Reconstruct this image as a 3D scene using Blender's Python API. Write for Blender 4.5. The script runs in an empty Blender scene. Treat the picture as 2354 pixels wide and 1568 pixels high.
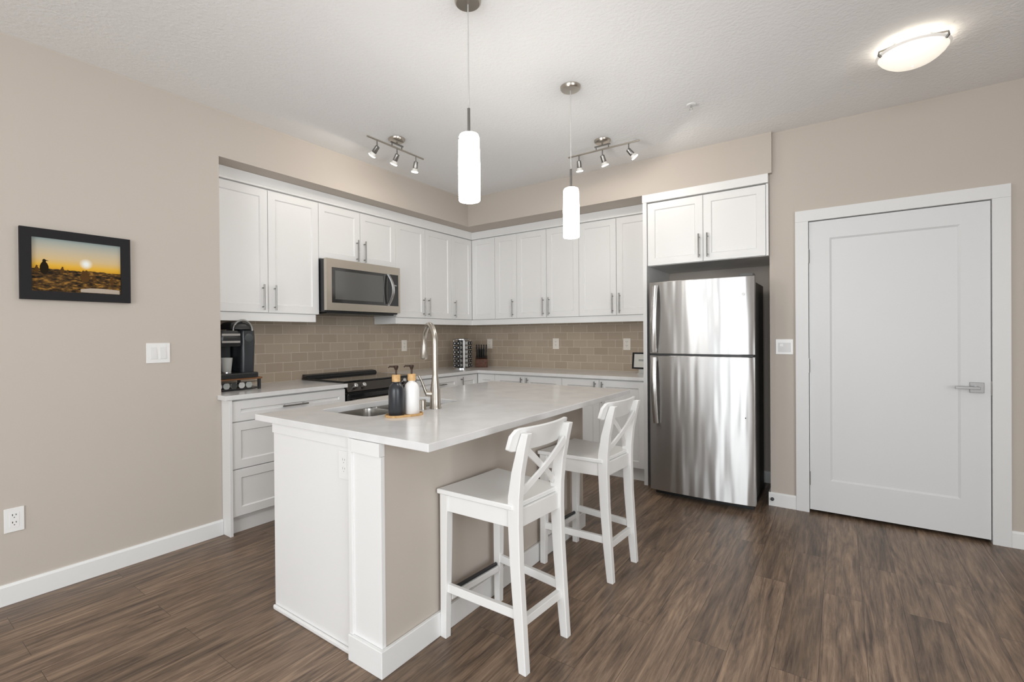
import bpy, bmesh, math, random
from mathutils import Vector, Matrix
PI = math.pi
random.seed(7)
sc = bpy.context.scene
C = sc.collection

# ------------------------------------------------------------------ camera
IW, IH = 2354, 1568
F_PX, CX, CY = 1108.93, 1114.88, 776.83
YAW, PITCH, ROLL = 0.6355, -0.0052, -0.0081
cam_d = bpy.data.cameras.new('camera'); cam = bpy.data.objects.new('camera', cam_d); C.objects.link(cam)
cam_d.sensor_fit = 'HORIZONTAL'; cam_d.sensor_width = 36.0
cam_d.lens = 36.0 * F_PX / IW
cam_d.shift_x = (IW / 2 - CX) / IW
cam_d.shift_y = (CY - IH / 2) / IW
cam_d.clip_start = 0.02; cam_d.clip_end = 60
_f = Vector((-math.sin(YAW) * math.cos(PITCH), math.cos(YAW) * math.cos(PITCH), math.sin(PITCH)))
_r = Vector((math.cos(YAW), math.sin(YAW), 0)); _u = _r.cross(_f)
_r2 = math.cos(ROLL) * _r + math.sin(ROLL) * _u
_u2 = -math.sin(ROLL) * _r + math.cos(ROLL) * _u
M = Matrix((( _r2.x, _u2.x, -_f.x, 3.2647), (_r2.y, _u2.y, -_f.y, -4.1328), (_r2.z, _u2.z, -_f.z, 1.2888), (0, 0, 0, 1)))
cam.matrix_world = M
sc.camera = cam

# ------------------------------------------------------------------ light and exposure
sc.view_settings.view_transform = 'Standard'
sc.view_settings.look = 'None'
sc.view_settings.gamma = 1.0
sc.view_settings.use_curve_mapping = False
sc.view_settings.exposure = 0.0
sc.cycles.max_bounces = 7
sc.cycles.diffuse_bounces = 5
sc.cycles.glossy_bounces = 3
sc.cycles.transmission_bounces = 4
sc.cycles.caustics_reflective = False
sc.cycles.caustics_refractive = False
sc.cycles.sample_clamp_indirect = 6.0
wd = bpy.data.worlds.new('world'); sc.world = wd; wd.use_nodes = True
wd.node_tree.nodes['Background'].inputs[0].default_value = (0.85, 0.93, 1.0, 1)
wd.node_tree.nodes['Background'].inputs[1].default_value = 0.6
DAY = (0.93, 0.97, 1.0)
def area(name, loc, rot, sx, sy, power, col=DAY):
    l = bpy.data.lights.new(name, 'AREA'); l.shape = 'RECTANGLE'; l.size = sx; l.size_y = sy
    l.energy = power; l.color = col
    o = bpy.data.objects.new(name, l); C.objects.link(o); o.location = loc; o.rotation_euler = rot
    return o
# daylight lamps in two unseen windows added behind the photographer
area('daylight_unseen_rear_window', (2.3, -7.42, 1.40), (PI / 2, 0, 0), 3.6, 2.2, 194)
area('daylight_unseen_side_window', (6.12, -4.6, 1.40), (PI / 2, 0, PI / 2), 2.4, 2.0, 97)

# ------------------------------------------------------------------ materials
def mat(name, col, rough=0.5, metal=0.0, spec=0.5, **k):
    m = bpy.data.materials.new(name); m.use_nodes = True
    b = m.node_tree.nodes['Principled BSDF']
    b.inputs['Base Color'].default_value = (*col, 1)
    b.inputs['Roughness'].default_value = rough
    b.inputs['Metallic'].default_value = metal
    b.inputs['Specular IOR Level'].default_value = spec
    for a, v in k.items(): b.inputs[a.replace('_', ' ')].default_value = v
    return m
def nodes(m): return m.node_tree.nodes, m.node_tree.links, m.node_tree.nodes['Principled BSDF']
def pos_coords(m, scale=(1, 1, 1), rot=(0, 0, 0), loc=(0, 0, 0)):
    n, l, b = nodes(m)
    g = n.new('ShaderNodeNewGeometry'); mp = n.new('ShaderNodeMapping')
    mp.inputs['Scale'].default_value = scale; mp.inputs['Rotation'].default_value = rot; mp.inputs['Location'].default_value = loc
    l.new(g.outputs['Position'], mp.inputs['Vector'])
    return mp.outputs['Vector']
def add_bump(m, scale, strength, dist=0.002, detail=3, vec=None):
    n, l, b = nodes(m)
    v = vec or pos_coords(m)
    t = n.new('ShaderNodeTexNoise'); t.inputs['Scale'].default_value = scale; t.inputs['Detail'].default_value = detail
    l.new(v, t.inputs['Vector'])
    bp = n.new('ShaderNodeBump'); bp.inputs['Strength'].default_value = strength; bp.inputs['Distance'].default_value = dist
    l.new(t.outputs['Fac'], bp.inputs['Height']); l.new(bp.outputs['Normal'], b.inputs['Normal'])
    return t
def mottled(m, c1, c2, scale, detail=4, vec=None):
    n, l, b = nodes(m)
    v = vec or pos_coords(m)
    t = n.new('ShaderNodeTexNoise'); t.inputs['Scale'].default_value = scale; t.inputs['Detail'].default_value = detail
    l.new(v, t.inputs['Vector'])
    r = n.new('ShaderNodeValToRGB'); r.color_ramp.elements[0].position = .35; r.color_ramp.elements[1].position = .65
    r.color_ramp.elements[0].color = (*c1, 1); r.color_ramp.elements[1].color = (*c2, 1)
    l.new(t.outputs['Fac'], r.inputs['Fac']); l.new(r.outputs['Color'], b.inputs['Base Color'])
def emis(name, col, strength, base=(.9, .9, .9)):
    m = mat(name, base, .4)
    b = m.node_tree.nodes['Principled BSDF']
    b.inputs['Emission Color'].default_value = (*col, 1); b.inputs['Emission Strength'].default_value = strength
    return m

WALL = mat('beige_wall_paint', (.53, .475, .42), .75, spec=.25); add_bump(WALL, 140, .06)
CEIL = mat('white_ceiling_texture', (.87, .87, .865), .9, spec=.1); add_bump(CEIL, 60, .55, .006, 4)
TRIM = mat('white_trim_paint', (.80, .80, .79), .38)
CAB = mat('white_cabinet_paint', (.80, .795, .785), .36)
CABIN = mat('cabinet_box_white', (.74, .735, .725), .45)
DOORW = mat('white_door_paint', (.70, .705, .71), .42)
CASING = mat('white_casing_paint', (.735, .735, .73), .4)
QUARTZ = mat('white_quartz', (.74, .735, .73), .13); mottled(QUARTZ, (.72, .715, .71), (.78, .775, .77), 9, 6)
NICKEL = mat('brushed_nickel', (.50, .46, .405), .28, 1.0)
DNICKEL = mat('dark_nickel', (.27, .262, .25), .28, 1.0)
CHROME = mat('satin_chrome', (.62, .62, .62), .25, 1.0)
LEVER = mat('satin_nickel_lever', (.36, .36, .36), .28, 1.0)
STEEL = mat('stainless_steel', (.60, .59, .575), .22, 1.0, Anisotropic=.6)
STEELW = mat('warm_stainless', (.56, .51, .44), .32, 1.0)
SINKM = mat('sink_steel', (.55, .53, .50), .26, 1.0)
BLACKG = mat('black_glass', (.012, .012, .013), .06, spec=.6)
BLACKP = mat('black_plastic', (.016, .017, .018), .32)
BLACKM = mat('black_metal', (.02, .02, .022), .4)
DGREY = mat('charcoal_enamel', (.075, .073, .070), .45)
MWGLASS = mat('smoked_glass', (.03, .029, .028), .08, spec=.7)
PLATE = mat('white_plate_plastic', (.82, .815, .80), .3)
IVORY = mat('ivory_plate_plastic', (.80, .75, .68), .35)
SLOT = mat('dark_slot', (.06, .055, .05), .6)
WHITEP = mat('white_stool_lacquer', (.82, .815, .80), .34)
WOODL = mat('bamboo', (.56, .34, .14), .5); mottled(WOODL, (.48, .28, .11), (.62, .39, .17), 60, 3)
WOODD = mat('dark_stained_wood', (.10, .035, .016), .45); mottled(WOODD, (.07, .025, .012), (.15, .05, .022), 45, 3)
WOODR = mat('brown_shelf_wood', (.20, .085, .03), .5)
BOTB = mat('black_bottle', (.020, .022, .026), .3)
BOTW = mat('white_bottle', (.80, .79, .78), .3)
GLASSY = mat('clear_plastic', (.45, .45, .43), .12, spec=.7)
GOLD = mat('dark_bronze', (.05, .03, .02), .4, .6)
PENDM = emis('frosted_pendant_glass', (1.0, .98, .95), 35.0)
DOMEM = emis('frosted_dome_glass', (1.0, .90, .74), .62)
BULBM = emis('lit_bulb', (1.0, .93, .82), 9.0)
FROST = mat('frosted_bulb_glass', (.80, .78, .74), .3)
WINF = mat('window_frame_vinyl', (.8, .8, .8), .4)

# floor planks run along +y
FLOOR = mat('wood_plank_floor', (.2, .14, .1), .34, spec=.38)
def build_floor_mat():
    n, l, b = nodes(FLOOR)
    v = pos_coords(FLOOR, rot=(0, 0, PI / 2))
    br = n.new('ShaderNodeTexBrick'); br.offset = .37; br.offset_frequency = 2; br.squash = 1
    br.inputs['Scale'].default_value = 1; br.inputs['Brick Width'].default_value = 1.22; br.inputs['Row Height'].default_value = .152
    br.inputs['Mortar Size'].default_value = .0008; br.inputs['Mortar Smooth'].default_value = .2; br.inputs['Bias'].default_value = 0
    br.inputs['Color1'].default_value = (0, 0, 0, 1); br.inputs['Color2'].default_value = (1, 1, 1, 1); br.inputs['Mortar'].default_value = (.5, .5, .5, 1)
    l.new(v, br.inputs['Vector'])
    # shift the grain from plank to plank
    sep = n.new('ShaderNodeSeparateXYZ'); g = n.new('ShaderNodeNewGeometry'); l.new(g.outputs['Position'], sep.inputs[0])
    mu = n.new('ShaderNodeMath'); mu.operation = 'MULTIPLY'; mu.inputs[1].default_value = 37.0; l.new(br.outputs['Color'], mu.inputs[0])
    cmb = n.new('ShaderNodeCombineXYZ')
    l.new(sep.outputs['X'], cmb.inputs['X']); l.new(sep.outputs['Y'], cmb.inputs['Y']); l.new(mu.outputs[0], cmb.inputs['Z'])
    def grain(sx, sy, sz, scale, detail, rough, dist):
        mp = n.new('ShaderNodeMapping'); mp.inputs['Scale'].default_value = (sx, sy, sz); l.new(cmb.outputs[0], mp.inputs[0])
        t = n.new('ShaderNodeTexNoise'); t.inputs['Scale'].default_value = scale; t.inputs['Detail'].default_value = detail
        t.inputs['Roughness'].default_value = rough; t.inputs['Distortion'].default_value = dist
        l.new(mp.outputs[0], t.inputs['Vector']); return t.outputs['Fac']
    gf = grain(1, .05, 1, 70, 6, .7, .5)
    gb = grain(1, .11, 1, 13, 5, .62, 2.2)
    mx = n.new('ShaderNodeMix'); mx.data_type = 'FLOAT'; mx.inputs[0].default_value = .5; l.new(gf, mx.inputs[2]); l.new(gb, mx.inputs[3])
    ramp = n.new('ShaderNodeValToRGB'); e = ramp.color_ramp.elements
    e[0].position = .36; e[0].color = (.060, .036, .022, 1); e[1].position = .66; e[1].color = (.330, .228, .152, 1)
    e2 = ramp.color_ramp.elements.new(.50); e2.color = (.172, .112, .072, 1)
    l.new(mx.outputs[0], ramp.inputs[0])
    hs = n.new('ShaderNodeHueSaturation')
    mr = n.new('ShaderNodeMapRange'); mr.inputs['To Min'].default_value = .88; mr.inputs['To Max'].default_value = 1.34
    l.new(br.outputs['Color'], mr.inputs['Value']); l.new(mr.outputs[0], hs.inputs['Value'])
    mr2 = n.new('ShaderNodeMapRange'); mr2.inputs['To Min'].default_value = .75; mr2.inputs['To Max'].default_value = 1.1
    l.new(gb, mr2.inputs['Value']); l.new(mr2.outputs[0], hs.inputs['Saturation'])
    l.new(ramp.outputs['Color'], hs.inputs['Color'])
    m2 = n.new('ShaderNodeMix'); m2.data_type = 'RGBA'; l.new(br.outputs['Fac'], m2.inputs[0]); l.new(hs.outputs['Color'], m2.inputs[6]); m2.inputs[7].default_value = (.035, .024, .017, 1)
    l.new(m2.outputs[2], b.inputs['Base Color'])
    rr = n.new('ShaderNodeMapRange'); rr.inputs['To Min'].default_value = .30; rr.inputs['To Max'].default_value = .46; l.new(gf, rr.inputs['Value']); l.new(rr.outputs[0], b.inputs['Roughness'])
    bp = n.new('ShaderNodeBump'); bp.inputs['Strength'].default_value = .12; bp.inputs['Distance'].default_value = .001
    l.new(gf, bp.inputs['Height']); l.new(bp.outputs['Normal'], b.inputs['Normal'])
build_floor_mat()

def tile_mat(name, axis):
    m = mat(name, (.3, .25, .2), .2, spec=.5)
    n, l, b = nodes(m)
    g = n.new('ShaderNodeNewGeometry'); s = n.new('ShaderNodeSeparateXYZ'); c = n.new('ShaderNodeCombineXYZ')
    l.new(g.outputs['Position'], s.inputs[0])
    l.new(s.outputs[axis], c.inputs['X'])
    ad = n.new('ShaderNodeMath'); ad.operation = 'SUBTRACT'; ad.inputs[1].default_value = .915; l.new(s.outputs['Z'], ad.inputs[0]); l.new(ad.outputs[0], c.inputs['Y'])
    br = n.new('ShaderNodeTexBrick'); br.offset = .5; br.offset_frequency = 2
    br.inputs['Scale'].default_value = 1; br.inputs['Brick Width'].default_value = .156; br.inputs['Row Height'].default_value = .0795
    br.inputs['Mortar Size'].default_value = .0021; br.inputs['Mortar Smooth'].default_value = .15
    br.inputs['Color1'].default_value = (.40, .325, .25, 1); br.inputs['Color2'].default_value = (.46, .38, .295, 1); br.inputs['Mortar'].default_value = (.62, .55, .46, 1)
    l.new(c.outputs[0], br.inputs['Vector']); l.new(br.outputs['Color'], b.inputs['Base Color'])
    bp = n.new('ShaderNodeBump'); bp.inputs['Strength'].default_value = .5; bp.inputs['Distance'].default_value = .0015; bp.invert = True
    l.new(br.outputs['Fac'], bp.inputs['Height']); l.new(bp.outputs['Normal'], b.inputs['Normal'])
    return m
TILEY = tile_mat('taupe_subway_tile', 'Y')
TILEX = tile_mat('taupe_subway_tile_return', 'X')

def fridge_mat():
    m = mat('fridge_brushed_steel', (.53, .525, .52), .34, 1.0, Anisotropic=.92, Anisotropic_Rotation=.25)
    n, l, b = nodes(m)
    tg = n.new('ShaderNodeTangent'); tg.direction_type = 'RADIAL'; tg.axis = 'Z'; l.new(tg.outputs[0], b.inputs['Tangent'])
    v = pos_coords(m, scale=(8, 8, .9))
    t = n.new('ShaderNodeTexNoise'); t.inputs['Scale'].default_value = 1.3; t.inputs['Detail'].default_value = 1.0
    l.new(v, t.inputs['Vector'])
    bp = n.new('ShaderNodeBump'); bp.inputs['Strength'].default_value = .75; bp.inputs['Distance'].default_value = .012
    l.new(t.outputs['Fac'], bp.inputs['Height']); l.new(bp.outputs['Normal'], b.inputs['Normal'])
    return m
FRIDGE = fridge_mat()

# ------------------------------------------------------------------ mesh helpers
class MB:
    """Collects geometry; T maps local points to world/parent space."""
    def __init__(s, T=None): s.v = []; s.f = []; s.T = T
    def add(s, vs, fs):
        k = len(s.v)
        s.v += [tuple(s.T(p) if s.T else p) for p in vs]
        s.f += [tuple(i + k for i in f) for f in fs]
        return s
    def box(s, x0, x1, y0, y1, z0, z1):
        return s.add([(x0, y0, z0), (x1, y0, z0), (x1, y1, z0), (x0, y1, z0), (x0, y0, z1), (x1, y0, z1), (x1, y1, z1), (x0, y1, z1)],
                     [(0, 3, 2, 1), (4, 5, 6, 7), (0, 1, 5, 4), (1, 2, 6, 5), (2, 3, 7, 6), (3, 0, 4, 7)])
    def lathe(s, prof, n=28, c=(0, 0, 0), ax='z', caps=True):
        vs = []; fs = []
        for r, z in prof:
            for i in range(n):
                a = 2 * PI * i / n; p = (r * math.cos(a), r * math.sin(a), z)
                if ax == 'x': p = (p[2], p[0], p[1])
                if ax == 'y': p = (p[1], p[2], p[0])
                vs.append((p[0] + c[0], p[1] + c[1], p[2] + c[2]))
        m = len(prof)
        for j in range(m - 1):
            for i in range(n):
                fs.append((j * n + i, j * n + (i + 1) % n, (j + 1) * n + (i + 1) % n, (j + 1) * n + i))
        if caps: fs.append(tuple(range(n - 1, -1, -1))); fs.append(tuple((m - 1) * n + i for i in range(n)))
        return s.add(vs, fs)
    def tube(s, pts, r, n=14, caps=True):
        pts = [Vector(p) for p in pts]; rs = r if isinstance(r, (list, tuple)) else [r] * len(pts)
        vs = []; fs = []; prev = None
        for i, p in enumerate(pts):
            t = (pts[min(i + 1, len(pts) - 1)] - pts[max(i - 1, 0)]).normalized()
            if prev is None:
                prev = t.cross(Vector((0, 0, 1)) if abs(t.z) < .9 else Vector((1, 0, 0))).normalized()
            prev = (prev - t * prev.dot(t)).normalized(); b = t.cross(prev)
            for k in range(n):
                a = 2 * PI * k / n; vs.append(tuple(p + (prev * math.cos(a) + b * math.sin(a)) * rs[i]))
        for j in range(len(pts) - 1):
            for i in range(n): fs.append((j * n + i, j * n + (i + 1) % n, (j + 1) * n + (i + 1) % n, (j + 1) * n + i))
        if caps: fs.append(tuple(range(n - 1, -1, -1))); fs.append(tuple((len(pts) - 1) * n + i for i in range(n)))
        return s.add(vs, fs)
    def loft(s, rings, caps=True):
        """rings: list of equal-length closed loops."""
        n = len(rings[0]); vs = [p for r in rings for p in r]; fs = []
        for j in range(len(rings) - 1):
            for i in range(n): fs.append((j * n + i, j * n + (i + 1) % n, (j + 1) * n + (i + 1) % n, (j + 1) * n + i))
        if caps: fs.append(tuple(range(n - 1, -1, -1))); fs.append(tuple((len(rings) - 1) * n + i for i in range(n)))
        return s.add(vs, fs)
    def prism(s, poly, z0, z1):
        n = len(poly)
        return s.add([(x, y, z0) for x, y in poly] + [(x, y, z1) for x, y in poly],
                     [tuple(range(n - 1, -1, -1)), tuple(range(n, 2 * n))] + [(i, (i + 1) % n, n + (i + 1) % n, n + i) for i in range(n)])
    def build(s, name, m, parent=None, bevel=0, seg=2, smooth=False):
        me = bpy.data.meshes.new(name)
        bm = bmesh.new()
        vs = [bm.verts.new(p) for p in s.v]
        for f in s.f:
            try: bm.faces.new([vs[i] for i in f])
            except ValueError: pass
        bmesh.ops.recalc_face_normals(bm, faces=bm.faces)
        bm.to_mesh(me); bm.free()
        me.materials.append(m)
        if smooth:
            me.polygons.foreach_set('use_smooth', [True] * len(me.polygons))
            me.set_sharp_from_angle(angle=math.radians(38))
        o = bpy.data.objects.new(name, me); C.objects.link(o)
        if parent: o.parent = parent; o.matrix_parent_inverse = Matrix.Identity(4)
        if bevel:
            md = o.modifiers.new('edge', 'BEVEL'); md.width = bevel; md.segments = seg; md.limit_method = 'ANGLE'; md.angle_limit = math.radians(40)
        return o

def rrect(x0, x1, y0, y1, r, n=5):
    out = []
    for cx, cy, a0 in ((x1 - r, y1 - r, 0), (x0 + r, y1 - r, PI / 2), (x0 + r, y0 + r, PI), (x1 - r, y0 + r, 1.5 * PI)):
        for i in range(n + 1):
            a = a0 + PI / 2 * i / n; out.append((cx + r * math.cos(a), cy + r * math.sin(a)))
    return out

def thing(name, label, cat, loc=(0, 0, 0), group=None, rz=0):
    o = bpy.data.objects.new(name, None); C.objects.link(o); o.empty_display_size = .05
    o.location = loc; o.rotation_euler = (0, 0, rz)
    o['label'] = label; o['category'] = cat
    if group: o['group'] = group
    return o
def tag(o, label, cat, group=None):
    o['label'] = label; o['category'] = cat
    if group: o['group'] = group
    return o
def struct(o, label=None):
    o['kind'] = 'structure'
    if label: o['label'] = label
    return o
def dup(root, loc, label, rz=None, group=None):
    r = root.copy(); C.objects.link(r); r.location = loc
    if rz is not None: r.rotation_euler = (0, 0, rz)
    r['label'] = label
    if group: r['group'] = group
    for ch in list(root.children):
        c = ch.copy(); C.objects.link(c); c.parent = r
        for g in list(ch.children):
            d = g.copy(); C.objects.link(d); d.parent = c
    return r

# frames: local (u along the run, n out of the face, z up); origin of the parent thing is at (ox, oy)
def frame_left(fx, oy=0, base=(0, 0, 0)):      # faces +x : u = y, n = x
    return lambda p: (fx + p[1] - base[0], p[0] - base[1], p[2] - base[2])
def frame_back(fy, base=(0, 0, 0)):            # faces -y : u = x, n = -y
    return lambda p: (p[0] - base[0], fy - p[1] - base[1], p[2] - base[2])

def shaker(mb, u0, u1, z0, z1, t=.02, st=.058, rec=.009, ch=.006):
    """Shaker front: a framed slab whose centre panel is set back."""
    o = [(u0, z0), (u1, z0), (u1, z1), (u0, z1)]
    i1 = [(u0 + st, z0 + st), (u1 - st, z0 + st), (u1 - st, z1 - st), (u0 + st, z1 - st)]
    i2 = [(u0 + st + ch, z0 + st + ch), (u1 - st - ch, z0 + st + ch), (u1 - st - ch, z1 - st - ch), (u0 + st + ch, z1 - st - ch)]
    e = .0015
    oc = [(u0 + e, z0 + e), (u1 - e, z0 + e), (u1 - e, z1 - e), (u0 + e, z1 - e)]
    vs = [(a, 0, b) for a, b in o] + [(a, t - e, b) for a, b in o] + [(a, t, b) for a, b in oc] + [(a, t, b) for a, b in i1] + [(a, t - rec, b) for a, b in i2]
    fs = [(0, 1, 2, 3)]
    for k in range(4):
        for i in range(4): fs.append((k * 4 + i, k * 4 + (i + 1) % 4, k * 4 + 4 + (i + 1) % 4, k * 4 + 4 + i))
    fs.append((16, 17, 18, 19))
    return mb.add(vs, fs)

def pull(T, u, z, vertical=True, L=.19, off=.02, parent=None):
    """Bar pull with two standoffs; u, z its centre, off the face it stands on."""
    m = MB(T); h = L / 2; r = .0055; n = off + .032
    if vertical:
        m.tube([(u, n, z - h), (u, n, z + h)], r, 10)
        for s in (-1, 1): m.tube([(u, off, z + s * h * .74), (u, n, z + s * h * .74)], r * .85, 8)
    else:
        m.tube([(u - h, n, z), (u + h, n, z)], r, 10)
        for s in (-1, 1): m.tube([(u + s * h * .74, off, z), (u + s * h * .74, n, z)], r * .85, 8)
    return m.build('handle', DNICKEL, parent, smooth=True)

# ------------------------------------------------------------------ the room
H, ZS = 2.776, 2.474
YA, YB, XL, YD = -2.62, .65, -.53, .04
XE, XR, YR = 2.838, 6.0, -7.3
ROOMX = XR
struct(MB().box(-.7, XR + .2, YR - .2, .85, -.1, 0).build('floor', FLOOR))
struct(MB().box(-.7, XR + .2, YR - .2, .85, H, H + .1).build('ceiling', CEIL))
struct(MB().box(-.7, 0, YR - .2, YA, 0, H).build('wall_left', WALL))
struct(MB().box(-.7, XL, YA, .85, 0, H).build('wall_kitchen', WALL))
struct(MB().box(XL, XE, YB, .85, 0, H).build('wall_back', WALL))
DX0, DX1, DZ = 3.083, 3.997, 2.083
struct(MB().box(XE, DX0 - .02, YD, .85, 0, H).box(DX1 + .02, XR + .2, YD, .85, 0, H).box(DX0 - .02, DX1 + .02, YD, .85, DZ + .02, H).box(DX0 - .02, DX1 + .02, .3, .85, 0, DZ + .02).build('wall_door', WALL))
# unseen right wall with an added window opening
struct(MB().box(XR, XR + .2, YR, -5.9, 0, H).box(XR, XR + .2, -3.3, YD, 0, H).box(XR, XR + .2, -5.9, -3.3, 0, .35).box(XR, XR + .2, -5.9, -3.3, 2.45, H).build('wall_right', WALL))
# unseen rear wall with an added wide window opening
struct(MB().box(0, .45, YR - .2, YR, 0, H).box(4.15, XR, YR - .2, YR, 0, H).box(.45, 4.15, YR - .2, YR, 0, .25).box(.45, 4.15, YR - .2, YR, 2.55, H).build('wall_rear', WALL))
w = struct(MB().box(.45, 4.15, YR - .1, YR - .04, .25, .31).box(.45, 4.15, YR - .1, YR - .04, 2.49, 2.55).box(.45, .51, YR - .1, YR - .04, .31, 2.49).box(4.09, 4.15, YR - .1, YR - .04, .31, 2.49).box(1.66, 1.72, YR - .1, YR - .04, .31, 2.49).box(2.88, 2.94, YR - .1, YR - .04, .31, 2.49).build('window_1', WINF))
w = struct(MB().box(XR + .04, XR + .1, -5.9, -3.3, .35, .41).box(XR + .04, XR + .1, -5.9, -3.3, 2.39, 2.45).box(XR + .04, XR + .1, -5.9, -5.84, .41, 2.39).box(XR + .04, XR + .1, -3.36, -3.3, .41, 2.39).box(XR + .04, XR + .1, -4.63, -4.57, .41, 2.39).build('window_2', WINF))
# unseen charcoal curtains added to give the refrigerator steel dark bands to reflect
ADDCURT = mat('added_charcoal_curtain', (.05, .048, .047), .8, spec=.1)
def added_curtain(x0, x1, label):
    m = MB(); n = 40; ra = []; rb = []
    for i in range(n + 1):
        x = x0 + (x1 - x0) * i / n; y = YR + .10 + .028 * math.sin((x - x0) * 46)
        ra.append((x, y)); rb.append((x, y + .004))
    m.prism(ra + rb[::-1], .03, 2.62)
    tag(m.build('added_curtain', ADDCURT, smooth=True), label, 'added_curtain', 'unseen curtains added for the refrigerator reflection')
added_curtain(.06, .62, 'unseen charcoal drape added beside the picture wall to darken the refrigerator reflection'); added_curtain(.84, 1.30, 'unseen charcoal drape added part-way over the rear window to band the refrigerator reflection')
added_curtain(1.52, 1.82, 'unseen narrow charcoal drape added mid-window to band the refrigerator reflection')
cr_ = MB().tube([(.004, YR + .10, 2.645), (4.3, YR + .10, 2.645)], .014, 10); tag(cr_.build('added_curtain_rod', BLACKM, smooth=True), 'unseen black rod added to carry the charcoal drapes', 'curtain rod')
# soffit: flush with the picture wall, L-shaped over the cabinets
struct(MB().prism([(XL, YA), (0, YA), (0, 0), (2.857, 0), (2.857, YD), (XE, YD), (XE, YB), (XL, YB)], ZS, H).build('trim_1', WALL))
# backsplash tiles
struct(MB().box(XL, XL + .008, YA, YB, .914, 1.52).build('wall_backsplash_side', TILEY))
struct(MB().box(XL + .008, 1.909, YB - .008, YB, .914, 1.50).build('wall_backsplash', TILEX))
# baseboards
def base_profile(mb_T, u0, u1, h=.1, t=.014):
    m = MB(mb_T)
    return m.add([(u0, 0, 0), (u0, t, 0), (u0, t, h - .012), (u0, t * .55, h), (u0, 0, h), (u1, 0, 0), (u1, t, 0), (u1, t, h - .012), (u1, t * .55, h), (u1, 0, h)],
                 [(0, 1, 2, 3, 4), (9, 8, 7, 6, 5)] + [(i, i + 5, (i + 1) % 5 + 5, (i + 1) % 5) for i in range(5)])
struct(base_profile(frame_left(0), YR, YA).build('baseboard_left', TRIM))
bs = base_profile(frame_back(YD), XE - .012, DX0 - .083)
base_profile(frame_back(YB), 1.945, XE)
struct(bs.build('baseboard_door', TRIM))
struct(base_profile(frame_back(YD), DX1 + .083, XR).build('baseboard_right', TRIM))
b3 = MB(); b3.box(XE - .012, XE, YD - .013, YB - .014, 0, .1)
struct(b3.build('baseboard_alcove', TRIM))
struct(base_profile(frame_back(YB), 1.945, XE).build('baseboard_back', TRIM))

# entry door
d = bpy.data.objects.new('door_1', None); C.objects.link(d); d['kind'] = 'structure'; d['label'] = 'white single-panel interior door with lever handle in wide white casing'
c = MB(); cw = .083; yf = YD - .02
c.box(DX0 - cw, DX0 - .003, yf, YD, 0, DZ + .0035).box(DX1 + .003, DX1 + cw, yf, YD, 0, DZ + .0035).box(DX0 - cw, DX1 + cw, yf, YD, DZ + .0035, DZ + .083)
c.build('casing', CASING, d, bevel=.002)
j = MB(); j.box(DX0 - .02, DX0 - .003, YD, YD + .12, 0, DZ + .003).box(DX1 + .003, DX1 + .02, YD, YD + .12, 0, DZ + .003).box(DX0 - .02, DX1 + .02, YD, YD + .12, DZ + .003, DZ + .02)
j.build('jamb', TRIM, d)
x0, x1, z0, z1 = DX0, DX1 - .001, .023, DZ - .003
def door_slab():
    m = MB(frame_back(YD + .028)); t = .034; ch = .012; rec = .008
    p0, p1, q0, q1 = 3.203, 3.864, .243, 1.955
    o = [(x0, z0), (x1, z0), (x1, z1), (x0, z1)]
    i1 = [(p0, q0), (p1, q0), (p1, q1), (p0, q1)]
    i2 = [(p0 + ch, q0 + ch), (p1 - ch, q0 + ch), (p1 - ch, q1 - ch), (p0 + ch, q1 - ch)]
    vs = [(a, 0, b) for a, b in o] + [(a, t, b) for a, b in o] + [(a, t, b) for a, b in i1] + [(a, t - rec, b) for a, b in i2]
    fs = [(0, 1, 2, 3)]
    for k in range(3):
        for i in range(4): fs.append((k * 4 + i, k * 4 + (i + 1) % 4, k * 4 + 4 + (i + 1) % 4, k * 4 + 4 + i))
    fs.append((12, 13, 14, 15))
    return m.add(vs, fs)
slab = door_slab().build('slab', DOORW, d)
yfs = YD + .028 - .034
for zz in (1.836, 1.052, .246):
    h = MB(); h.lathe([(.0065, -.048), (.0065, .048)], 10, (DX0 - .003, yfs - .004, zz)); h.lathe([(.0035, .048), (.0035, .054)], 8, (DX0 - .003, yfs - .004, zz))
    h.build('hinge', DNICKEL, d, smooth=True)
ro = MB(); ro.box(3.903, 3.966, yfs - .008, yfs, .912, .976); ro.build('rosette', LEVER, d, bevel=.0015)
lv = MB(); lv.tube([(3.934, yfs - .008, .944), (3.934, yfs - .042, .944)], .010, 12)
lv.box(3.833, 3.944, yfs - .05, yfs - .036, .936, .952)
lv.build('lever_handle', LEVER, d, bevel=.0015)
st = MB(); st.box(DX1 - .0008, DX1 + .0025, yfs - .003, YD - .004, .90, .985); st.build('strike_plate', DNICKEL, d)

# ------------------------------------------------------------------ wall cabinets
UX, UY, UZ0, UZ1 = -.194, .308, 1.470, 2.392
def wall_unit(run, u0, u1, z0, z1, doors, label, corner=None, depth=None, zt=None):
    """doors: list of (u0, u1, handle u or None, handle z)."""
    if run == 'left':
        T0 = frame_left(UX - .02); lo = (XL + .009, u0); base = (UX - .02, (u0 + u1) / 2, z0)
    else:
        T0 = frame_back(UY + .02); base = ((u0 + u1) / 2, UY + .02, z0)
    T = (lambda p: tuple(a - b for a, b in zip(T0(p), base)))
    t = thing('wall_cabinet', label, 'cabinet', base, 'white shaker wall cabinets')
    dep = .305
    MB(T).box(u0 + .0005, u1 - .0005, -dep, 0, z0, zt or (ZS - .002)).build('body', CABIN, t)
    for a, b, hu, hz in doors:
        dr = shaker(MB(T), a + .0012, b - .0012, z0 + .003, z1).build('door', CAB, t)
        if hu is not None: pull(T, hu, hz, parent=dr, off=.0195)
    return t
HZ = 1.585
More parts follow.
